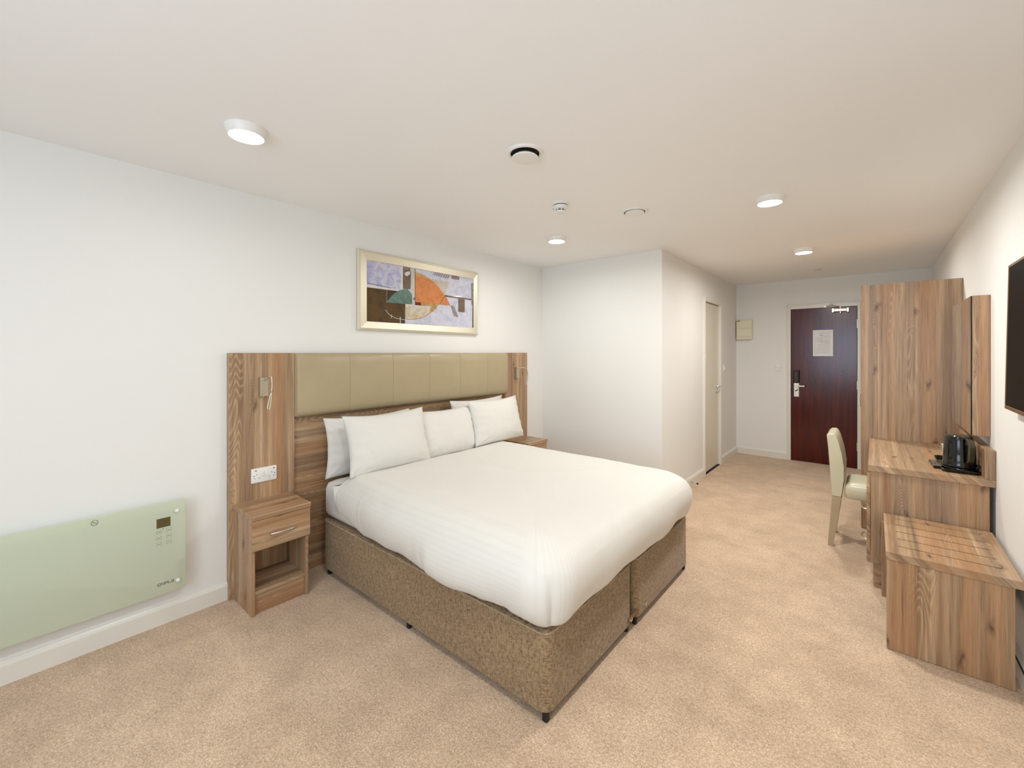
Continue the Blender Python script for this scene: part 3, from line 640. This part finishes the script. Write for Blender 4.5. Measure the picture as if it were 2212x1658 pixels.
def pillow(name, yc, xb, zb, w, h, th, lean, label, seed, roll=0.0, ears=1.0):
    n, m = 46, 34; bm = B(); grid = {}
    R = Matrix.Rotation(math.radians(roll), 3, 'X')
    for side in (1, -1):
        for i in range(n+1):
            for j in range(m+1):
                u, v = -1+2*i/n, -1+2*j/m
                u = math.copysign(abs(u)**.85, u); v = math.copysign(abs(v)**.85, v)
                edge = i in (0, n) or j in (0, m)
                if edge and side == -1: continue
                t_ = th*.5*((1-abs(u)**3.2)**.62)*((1-abs(v)**2.6)**.62)*(1.0+.12*(-v))
                yy = u*w/2*(1-.075*ears*(1-v*v)); zz_ = v*h/2*(1-(.115 if v > 0 else .025)*ears*(1-u*u))
                wr = .004*fb((u*2+seed, v*1.6, side), 1.6)+.0030*fb((u*3+seed, v*3, side*2), 3.2)*(.4+abs(u))
                cr = math.hypot(1-abs(u), 1-abs(v)); an = math.atan2(1-abs(v), 1-abs(u)+1e-6)
                wr += .0042*math.exp(-(cr/.42)**2)*math.sin(an*13+seed*3+u*2)*(cr > .04) + .0022*math.exp(-((1-abs(u))/.3)**2)*math.sin(v*17+seed+2*fb((u+seed, v, 3), 2))
                xx = side*(t_+wr*(1 if not edge else 0))
                if edge: xx += .006*fb((u*2+seed, v*2, 5), 2)
                p = R @ Vector((xx, yy, zz_))
                q = Vector((p.x*math.cos(lean)-(p.z+h/2)*math.sin(lean), p.y, p.x*math.sin(lean)+(p.z+h/2)*math.cos(lean)))
                grid[(side, i, j)] = bm.verts.new((xb+q.x, yc+q.y, zb+q.z))
                if edge: grid[(-1, i, j)] = grid[(side, i, j)]
    for side in (1, -1):
        for i in range(n):
            for j in range(m):
                f = [grid[(side, i, j)], grid[(side, i+1, j)], grid[(side, i+1, j+1)], grid[(side, i, j+1)]]
                bm.faces.new(f if side == 1 else f[::-1])
    return tag(obj(name, bm, M['linen'], None, smooth=True), label, 'pillow', 'white pillows on the bed')
L = math.radians(17)
pillow('pillow', 1.715, -2.775, .608, .70, .405, .11, math.radians(4), 'white pillow standing against the headboard behind the front pillow nearest the socket', 3.1)
pillow('pillow', 2.815, -2.765, .650, .68, .385, .10, math.radians(5), 'white pillow against the headboard behind the pillow farthest from the heater', 8.4)
pillow('pillow', 2.285, -2.575, .630, .64, .385, .15, math.radians(13), 'white pillow in the middle of the row, between the two other front pillows', 5.7)
pillow('pillow', 2.845, -2.53, .660, .645, .395, .15, math.radians(15), 'white pillow at the far end of the front row, beside the hidden nightstand', 1.9)
pillow('pillow', 1.72, -2.515, .654, .65, .40, .16, math.radians(15), 'white pillow at the near end of the front row, beside the nightstand with socket', 6.6)

# ------------------------------------------------------------------ wardrobe, desk, mirror, rack
WY = 4.575
t = thing('wardrobe', (.21, 5.05, 0), 'tall wood-effect wardrobe standing against the wall beyond the desk', 'wardrobe')
obj('side_panel', bx(-.082, RW-.001, WY, WY+.02, .002, 2.003, bev=.0015), M['wz'], t)
obj('side_panel', bx(-.06, RW-.02, WY+.92, WY+.94, .002, 2.003, bev=.0015), M['wz'], t)
obj('top', bx(-.06, RW-.02, WY+.021, WY+.919, 1.98, 2.0, bev=.001), M['wy'], t); obj('plinth', bx(-.04, -.02, WY+.021, WY+.919, .002, .08, bev=.001), M['wy'], t)
obj('back_panel', bx(RW-.03, RW-.02, WY+.021, WY+.919, .08, 1.979, bev=0), M['wz'], t)
for a, b, hy in ((WY+.022, WY+.469, WY+.43), (WY+.472, WY+.918, WY+.51)):
    d = obj('door', bx(-.08, -.062, a, b, .085, 1.978, bev=.0015), M['wz'], t)
    obj('bow_handle', tube(B(), [(-.08, hy, .95), (-.094, hy, .96), (-.099, hy, 1.02), (-.094, hy, 1.08), (-.08, hy, 1.09)], .004, 8), M['chrome'], d, smooth=True)

DY0, DY1 = 3.456, WY-.002
t = thing('desk', (.24, 4.0, 0), 'wood-effect desk with two drawers and a back ledge, between luggage rack and wardrobe', 'desk')
obj('desktop', bx(-.028, RW-.001, DY0, DY1, .717, .755, bev=.0015), M['wy'], t)
obj('back_ledge', bx(.463, RW-.001, DY0, DY1, .755, .917, bev=.0015), M['wz'], t)
obj('side_panel', bx(-.016, .482, DY0+.008, DY0+.028, .148, .717, bev=.001), M['wz'], t)
obj('side_panel', bx(-.016, .482, 3.85, 3.87, .148, .717, bev=.001), M['wz'], t)
obj('side_panel', bx(.02, .482, DY1-.022, DY1-.002, .002, .717, bev=.001), M['wz'], t)
obj('bottom_panel', bx(-.014, .482, DY0+.028, 3.85, .149, .166, bev=0), M['wy'], t)
obj('plinth', bx(.0, .46, DY0+.012, 3.84, .002, .148, bev=.001), M['wx'], t)
for a, b, hz in ((.335, .62, .44), (.150, .332, .245)):
    d = obj('drawer', bx(-.036, -.018, DY0+.006, 3.868, a, b, bev=.0015), M['wy'], t)
    obj('bow_handle', tube(B(), [(-.036, 3.595, hz), (-.05, 3.6, hz), (-.06, 3.63, hz), (-.062, 3.66, hz), (-.06, 3.69, hz), (-.05, 3.72, hz), (-.036, 3.725, hz)], .0045, 10), M['chrome'], d, smooth=True)

t = thing('wall_mirror', (RW, 4.0, .97), 'tall mirror set on a thick wood-effect box on the wall above the desk', 'mirror')
obj('mirror_box', bx(.433, RW-.001, 3.602, 4.416, .972, 1.778, bev=.0015), M['wz'], t)
obj('mirror_glass', bx(.427, .4325, 3.604, 4.414, .974, 1.776, bev=0), [M['mirror'], M['gap']], t)
for p_ in t.children[-1].data.polygons: p_.material_index = 0 if p_.normal.x < -.5 else 1

t = thing('luggage_rack', (.26, 3.1, 0), 'low wood-effect luggage rack with five slots in its top, against the wall before the desk', 'luggage rack')
RZ0, RZ1, ra, rb = .444, .478, 2.778, 3.44; rx0, rx1 = .044, .487
bm = B(); sl = [2.893, 3.010, 3.128, 3.246, 3.360]; sx0, sx1 = .092, .440; g = .0045
ys = [ra]+[v for s in sl for v in (s-g, s+g)]+[rb]
def cellbox(x0, x1, y0, y1):  box(bm, x0, x1, y0, y1, RZ0, RZ1, bev=0)
xs = [rx0, sx0, sx1, rx1]
solid = [[not (i == 1 and j % 2 == 1) for j in range(len(ys)-1)] for i in range(3)]
vt = {}
def V(i, j, k):
    if (i, j, k) not in vt: vt[(i, j, k)] = bm.verts.new((xs[i], ys[j], (RZ0, RZ1)[k]))
    return vt[(i, j, k)]
for i in range(3):
    for j in range(len(ys)-1):
        if not solid[i][j]: continue
        bm.faces.new((V(i, j, 1), V(i+1, j, 1), V(i+1, j+1, 1), V(i, j+1, 1))); bm.faces.new((V(i, j, 0), V(i, j+1, 0), V(i+1, j+1, 0), V(i+1, j, 0)))
        for di, dj, e in ((-1, 0, ((i, j), (i, j+1))), (1, 0, ((i+1, j+1), (i+1, j))), (0, -1, ((i+1, j), (i, j))), (0, 1, ((i, j+1), (i+1, j+1)))):
            ni, nj = i+di, j+dj
            if 0 <= ni < 3 and 0 <= nj < len(ys)-1 and solid[ni][nj]: continue
            (a, b), (c, d) = e; bm.faces.new((V(a, b, 0), V(c, d, 0), V(c, d, 1), V(a, b, 1)))
obj('slotted_top', bm, M['wy'], t)
obj('slot_shade_sheet', bx(sx0-.02, sx1+.02, ra+.06, rb-.05, RZ0-.012, RZ0-.001, bev=0), M['gap'], t)  # dark sheet added below the slots, standing in for their shade
obj('end_panel', bx(.047, .462, 2.788, 2.806, .002, RZ0, bev=.001), M['wz'], t)
obj('end_panel', bx(.034, .462, 3.372, 3.390, .002, RZ0, bev=.001), M['wz'], t)
obj('stretcher', bx(.445, .461, 2.806, 3.372, .30, .40, bev=.001), M['wy'], t)

# ------------------------------------------------------------------ dining style chair at the desk
t = thing('desk_chair', (-.05, 4.19, 0), 'cream leather chair with pale oak legs pushed under the desk', 'chair')
CY0, CY1 = 4.0, 4.36
bp = [(-.240, .375), (-.250, .50), (-.258, .62), (-.266, .74), (-.274, .825), (-.262, .838), (-.238, .842), (-.222, .836), (-.205, .80), (-.180, .70), (-.166, .60), (-.168, .50), (-.180, .40), (-.186, .375)]
bc = (-.215, .6)
bm = B(); rings = []
for y, s in ((CY0, .90), (CY0+.004, .95), (CY0+.014, .985), (CY0+.03, 1), (CY1-.03, 1), (CY1-.014, .985), (CY1-.004, .95), (CY1, .90)):
    ring = []
    for px_, pz in bp:
        cxx = -.215-.05*(pz-.6)*.6; ring.append((cxx+(px_-cxx)*s, y, .61+(pz-.61)*(1-(1-s)*.22)))
    rings.append(ring)
loft(bm, rings); obj('backrest', bm, M['chair'], t, auto=50)
bm = B(); rings = []
for z, i in ((.378, .006), (.384, 0), (.45, 0), (.47, .006), (.484, .022), (.494, .05), (.499, .1), (.501, .15)):
    rings.append([(a, b, z) for a, b in rrect(-.165+i, .23-i, CY0-.012+i, CY1+.012-i, .03, 5)])
loft(bm, rings); obj('seat', bm, M['chair'], t, auto=60)
def leg(p0, p1, w0, w1, d):
    bm = B(); rings = []
    for (x, z), w_ in ((p0, w0), (p1, w1)):
        rings.append([(x-w_, d, z), (x+w_, d, z), (x+w_, d+.036, z), (x-w_, d+.036, z)])
    loft(bm, rings); return obj('leg', bm, M['oaklight'], t)
for d in (CY0+.002, CY1-.038):
    leg((-.212, .377), (-.250, .002), .027, .017, d); leg((.19, .38), (.2, .002), .024, .016, d)

# ------------------------------------------------------------------ television
t = thing('television', (RW, 2.46, 1.52), 'flat black television with thin bronze bezel on the wall above the luggage rack', 'television')
def tilt(bm): bmesh.ops.rotate(bm, verts=bm.verts[:], cent=(.487, 2.46, 1.52), matrix=Matrix.Rotation(math.radians(1.0), 3, 'Y')); return bm
bm = B(); ty0, ty1, tz0, tz1 = 1.93, 3.005, 1.19, 1.852
for a, b, c, d in ((ty0, ty1, tz0, tz0+.016), (ty0, ty1, tz1-.012, tz1), (ty0, ty0+.01, tz0+.016, tz1-.012), (ty1-.01, ty1, tz0+.016, tz1-.012)): box(bm, .470, .492, a, b, c, d, bev=.001)
obj('bezel', tilt(bm), M['bronze'], t)
obj('screen', tilt(bx(.472, .490, ty0+.01, ty1-.01, tz0+.016, tz1-.012, bev=0)), M['screen'], t)
obj('wall_mount', bx(.488, RW-.001, 2.2, 2.7, 1.35, 1.7, bev=.002), M['matte'], t)

# ------------------------------------------------------------------ things on the desk
DZ = .7552
t = thing('welcome_tray', (.38, 3.75, DZ), 'low black gloss tray under the kettle on the desk', 'tray')
bm = B(); rings = []
for z, i in ((DZ, .01), (DZ+.002, .004), (DZ+.018, 0), (DZ+.02, .002), (DZ+.018, .006), (DZ+.005, .01)):
    rings.append([(a, b, z) for a, b in rrect(.300+i, .459-i, 3.53+i, 3.97-i, .03, 6)])
loft(bm, rings); obj('tray_body', bm, M['black'], t, auto=50)
KX, KY, KZ = .384, 3.640, DZ+.0055
t = thing('electric_kettle', (KX, KY, KZ), 'black gloss jug kettle on its power base near the front of the desk', 'kettle')
obj('power_base', lathe(B(), [(.071, KZ), (.073, KZ+.006), (.069, KZ+.016), (.05, KZ+.018)], (KX, KY, 0), 40), M['black'], t, auto=50)
bm = B(); rings = []; ka = math.radians(-70)       # handle direction, towards the room
for h, r in ((.019, .068), (.022, .071), (.045, .071), (.048, .0695), (.10, .0675), (.15, .0645), (.185, .061), (.196, .057)):
    ring = []
    for k in range(40):
        a = 2*math.pi*k/40; sp = math.exp(-((math.atan2(math.sin(a-ka-math.pi), math.cos(a-ka-math.pi)))/.35)**2)*.02*max(0, (h-.12)/.08)
        ring.append((KX+(r+sp)*math.cos(a), KY+(r+sp)*math.sin(a), KZ+h))
    rings.append(ring)
loft(bm, rings); obj('jug_body', bm, M['black'], t, auto=40)
obj('lid', lathe(B(), [(.0565, KZ+.196), (.052, KZ+.203), (.03, KZ+.207), (.01, KZ+.208)], (KX, KY, 0), 40), M['smoke'], t, auto=40)
def kp(r, h, s=0): return (KX+r*math.cos(ka)-s*math.sin(ka), KY+r*math.sin(ka)+s*math.cos(ka), KZ+h)
bm = B(); rings = []
for r, h in ((.062, .186), (.085, .190), (.105, .182), (.113, .16), (.112, .11), (.106, .07), (.092, .055), (.074, .052)):
    dr = .009; rings.append([kp(r-dr, h, -.012), kp(r+dr, h+.004, -.011), kp(r+dr, h+.004, .011), kp(r-dr, h, .012)])
loft(bm, rings); obj('handle', bm, M['smoke'], t, auto=60)
a0 = ka+math.radians(52); bm = B(); rings = []
for h in (.06, .15):
    rings.append([(KX+(.0722-h*.035)*math.cos(a0+s), KY+(.0722-h*.035)*math.sin(a0+s), KZ+h) for s in (-.22, -.07, .07, .22)])
loft(bm, rings, False, False, closed=False); obj('water_window', bm, M['matte'], t)
obj('power_cord', tube(B(), [(KX+.066, KY-.02, KZ+.008), (.452, 3.60, KZ+.02), (.456, 3.56, KZ+.03), (.4605, 3.585, DZ+.05), (.4595, 3.66, DZ+.035), (.459, 3.74, DZ+.02)], .0035, 8), M['matte'], t, smooth=True)
t = thing('paper_cup', (.366, 3.905, DZ+.0055), 'white paper cup holding drink sachets, tucked behind the kettle on the desk', 'cup'); Z = DZ+.0055
obj('cup_body', lathe(B(), [(.022, Z), (.034, Z+.098), (.036, Z+.10), (.033, Z+.101), (.0215, Z+.004)], (.366, 3.905, 0), 28), M['white'], t, auto=50)
for k, (dx, dy, h) in enumerate(((.012, -.006, .128), (-.004, .006, .118), (.018, .008, .14))):
    obj('sachet', bx(.366+dx-.010, .366+dx+.010, 3.905+dy-.0015, 3.905+dy+.0015, Z+.02, Z+h, bev=.0005), M['sachet'], t)
t = thing('remote_control', (.288, 3.695, DZ), 'small black remote control lying on the desk beside the tray', 'remote control')
def yaw(bm, a=math.radians(3)): bmesh.ops.rotate(bm, verts=bm.verts[:], cent=(.288, 3.695, DZ), matrix=Matrix.Rotation(a, 3, 'Z')); return bm
obj('case', yaw(bx(.268, .306, 3.60, 3.79, DZ, DZ+.016, bev=.005, seg=2)), M['black'], t)
for r in range(4):
    for c in range(2): obj('button', yaw(bx(.275+c*.014, .284+c*.014, 3.66+r*.03, 3.674+r*.03, DZ+.015, DZ+.0172, bev=.001)), M['dim'], t)
obj('silver_strip', yaw(bx(.271, .303, 3.628, 3.642, DZ+.0155, DZ+.0168, bev=.0005)), M['steel'], t)

# ------------------------------------------------------------------ small wall fittings
t = thing('fuse_box', (-1.41, FY, 1.63), 'cream plastic fuse box on wall between bathroom door and entrance door', 'fuse box')
obj('enclosure', bx(-1.513, -1.312, FY-.068, FY-.0005, 1.636, 1.915, bev=.004), M['cream'], t)
obj('upper_cover', bx(-1.505, -1.32, FY-.074, FY-.066, 1.795, 1.908, bev=.003), M['cream'], t)
fl = obj('flap', bx(-1.505, -1.32, FY-.078, FY-.066, 1.672, 1.789, bev=.004), M['cream'], t)
obj('warning_sticker', bx(-1.50, -1.462, FY-.0755, FY-.0735, 1.893, 1.904, bev=0), M['red'], t)
t = thing('light_switch', (-1.0, FY, 1.24), 'white square light switch on the far wall beside the entrance door', 'light switch')
P = rrect(-1.043, -.962, 1.198, 1.283, .004); q = rrect(-1.04, -.965, 1.201, 1.28, .004)
bm = B(); loft(bm, [[(a, FY-.0005, b) for a, b in P], [(a, FY-.007, b) for a, b in P], [(a, FY-.009, b) for a, b in q]]); obj('face_plate', bm, M['white'], t)
for x in (-1.012, -.992): obj('rocker', bx(x-.007, x+.007, FY-.014, FY-.008, 1.226, 1.254, bev=.002), M['white'], t)
for x in (-1.032, -.973): obj('screw_head', lathe(B(), [(.0032, FY-.0095), (.0032, FY-.0085)], (x, 0, 1.24), 10, 'y'), M['dim'], t)
t = thing('light_switch', (PX, 6.18, 1.24), 'narrow-looking white light switch on the partition beside the bathroom door', 'light switch')
face_plate('face_plate', PX, 6.14, 6.226, 1.197, 1.283, .010, .004, M['white'], t)
obj('rocker', bx(PX+.008, PX+.015, 6.176, 6.19, 1.226, 1.254, bev=.002), M['white'], t)
t = thing('door_stop', (PX, 4.79, .045), 'small chrome rod door stop with black tip on the partition baseboard', 'door stop')
obj('rod', tube(B(), [(PX+.018, 4.79, .05), (PX+.075, 4.79, .045)], .006, 10, 0), M['chrome'], t, smooth=True); obj('rubber_tip', tube(B(), [(PX+.073, 4.79, .045), (PX+.088, 4.79, .044)], .009, 12, 0), M['matte'], t, smooth=True)
t = thing('framed_notice', (-.506, FY, 1.57), 'white framed printed notice hanging on the brown entrance door', 'notice')
nx0, nx1, nz0, nz1 = -.612, -.400, 1.403, 1.742; bm = B(); yb = FY+.003
for a, b, c, d in ((nx0, nx1, nz0, nz0+.018), (nx0, nx1, nz1-.018, nz1), (nx0, nx0+.018, nz0+.018, nz1-.018), (nx1-.018, nx1, nz0+.018, nz1-.018)): box(bm, a, b, yb-.014, yb, c, d, bev=.002)
obj('frame', bm, M['white'], t)
obj('paper_sheet', bx(nx0+.018, nx1-.018, yb-.006, yb-.001, nz0+.018, nz1-.018, bev=0), M['paper'], t)
bm = B(); pf = lambda a, b: (a, yb-.0065, b)
for z, a, b, w_ in ((1.70, .02, .16, .0018), (1.675, .055, .07, .008), (1.665, .09, .155, .0015), (1.648, .09, .155, .0015), (1.632, .02, .06, .0015), (1.615, .02, .155, .0012), (1.595, .02, .16, .002), (1.575, .06, .15, .002), (1.55, .02, .16, .0015), (1.535, .03, .15, .0012), (1.52, .02, .15, .0012), (1.505, .03, .155, .0012), (1.49, .02, .14, .0012), (1.475, .03, .15, .0012), (1.46, .02, .15, .0012), (1.445, .02, .12, .0012)):
    ribbon(bm, [(nx0+.02+a, z), (nx0+.02+b, z)], w_, pf)
ribbon(bm, [(nx0+.095, 1.70), (nx0+.095, 1.58)], .0012, pf)
obj('print_lines', bm, M['dim'], t)
t = obj('power_cable', tube(B(), [(.4845, 3.36, .103), (.481, 3.15, .104), (.478, 2.98, .107), (.479, 2.86, .106), (.480, 2.7, .106), (.481, 2.4, .1065)], .0035, 8), M['matte'], None, smooth=True)
tag(t, 'thin black cable lying along the baseboard top behind the luggage rack', 'cable')
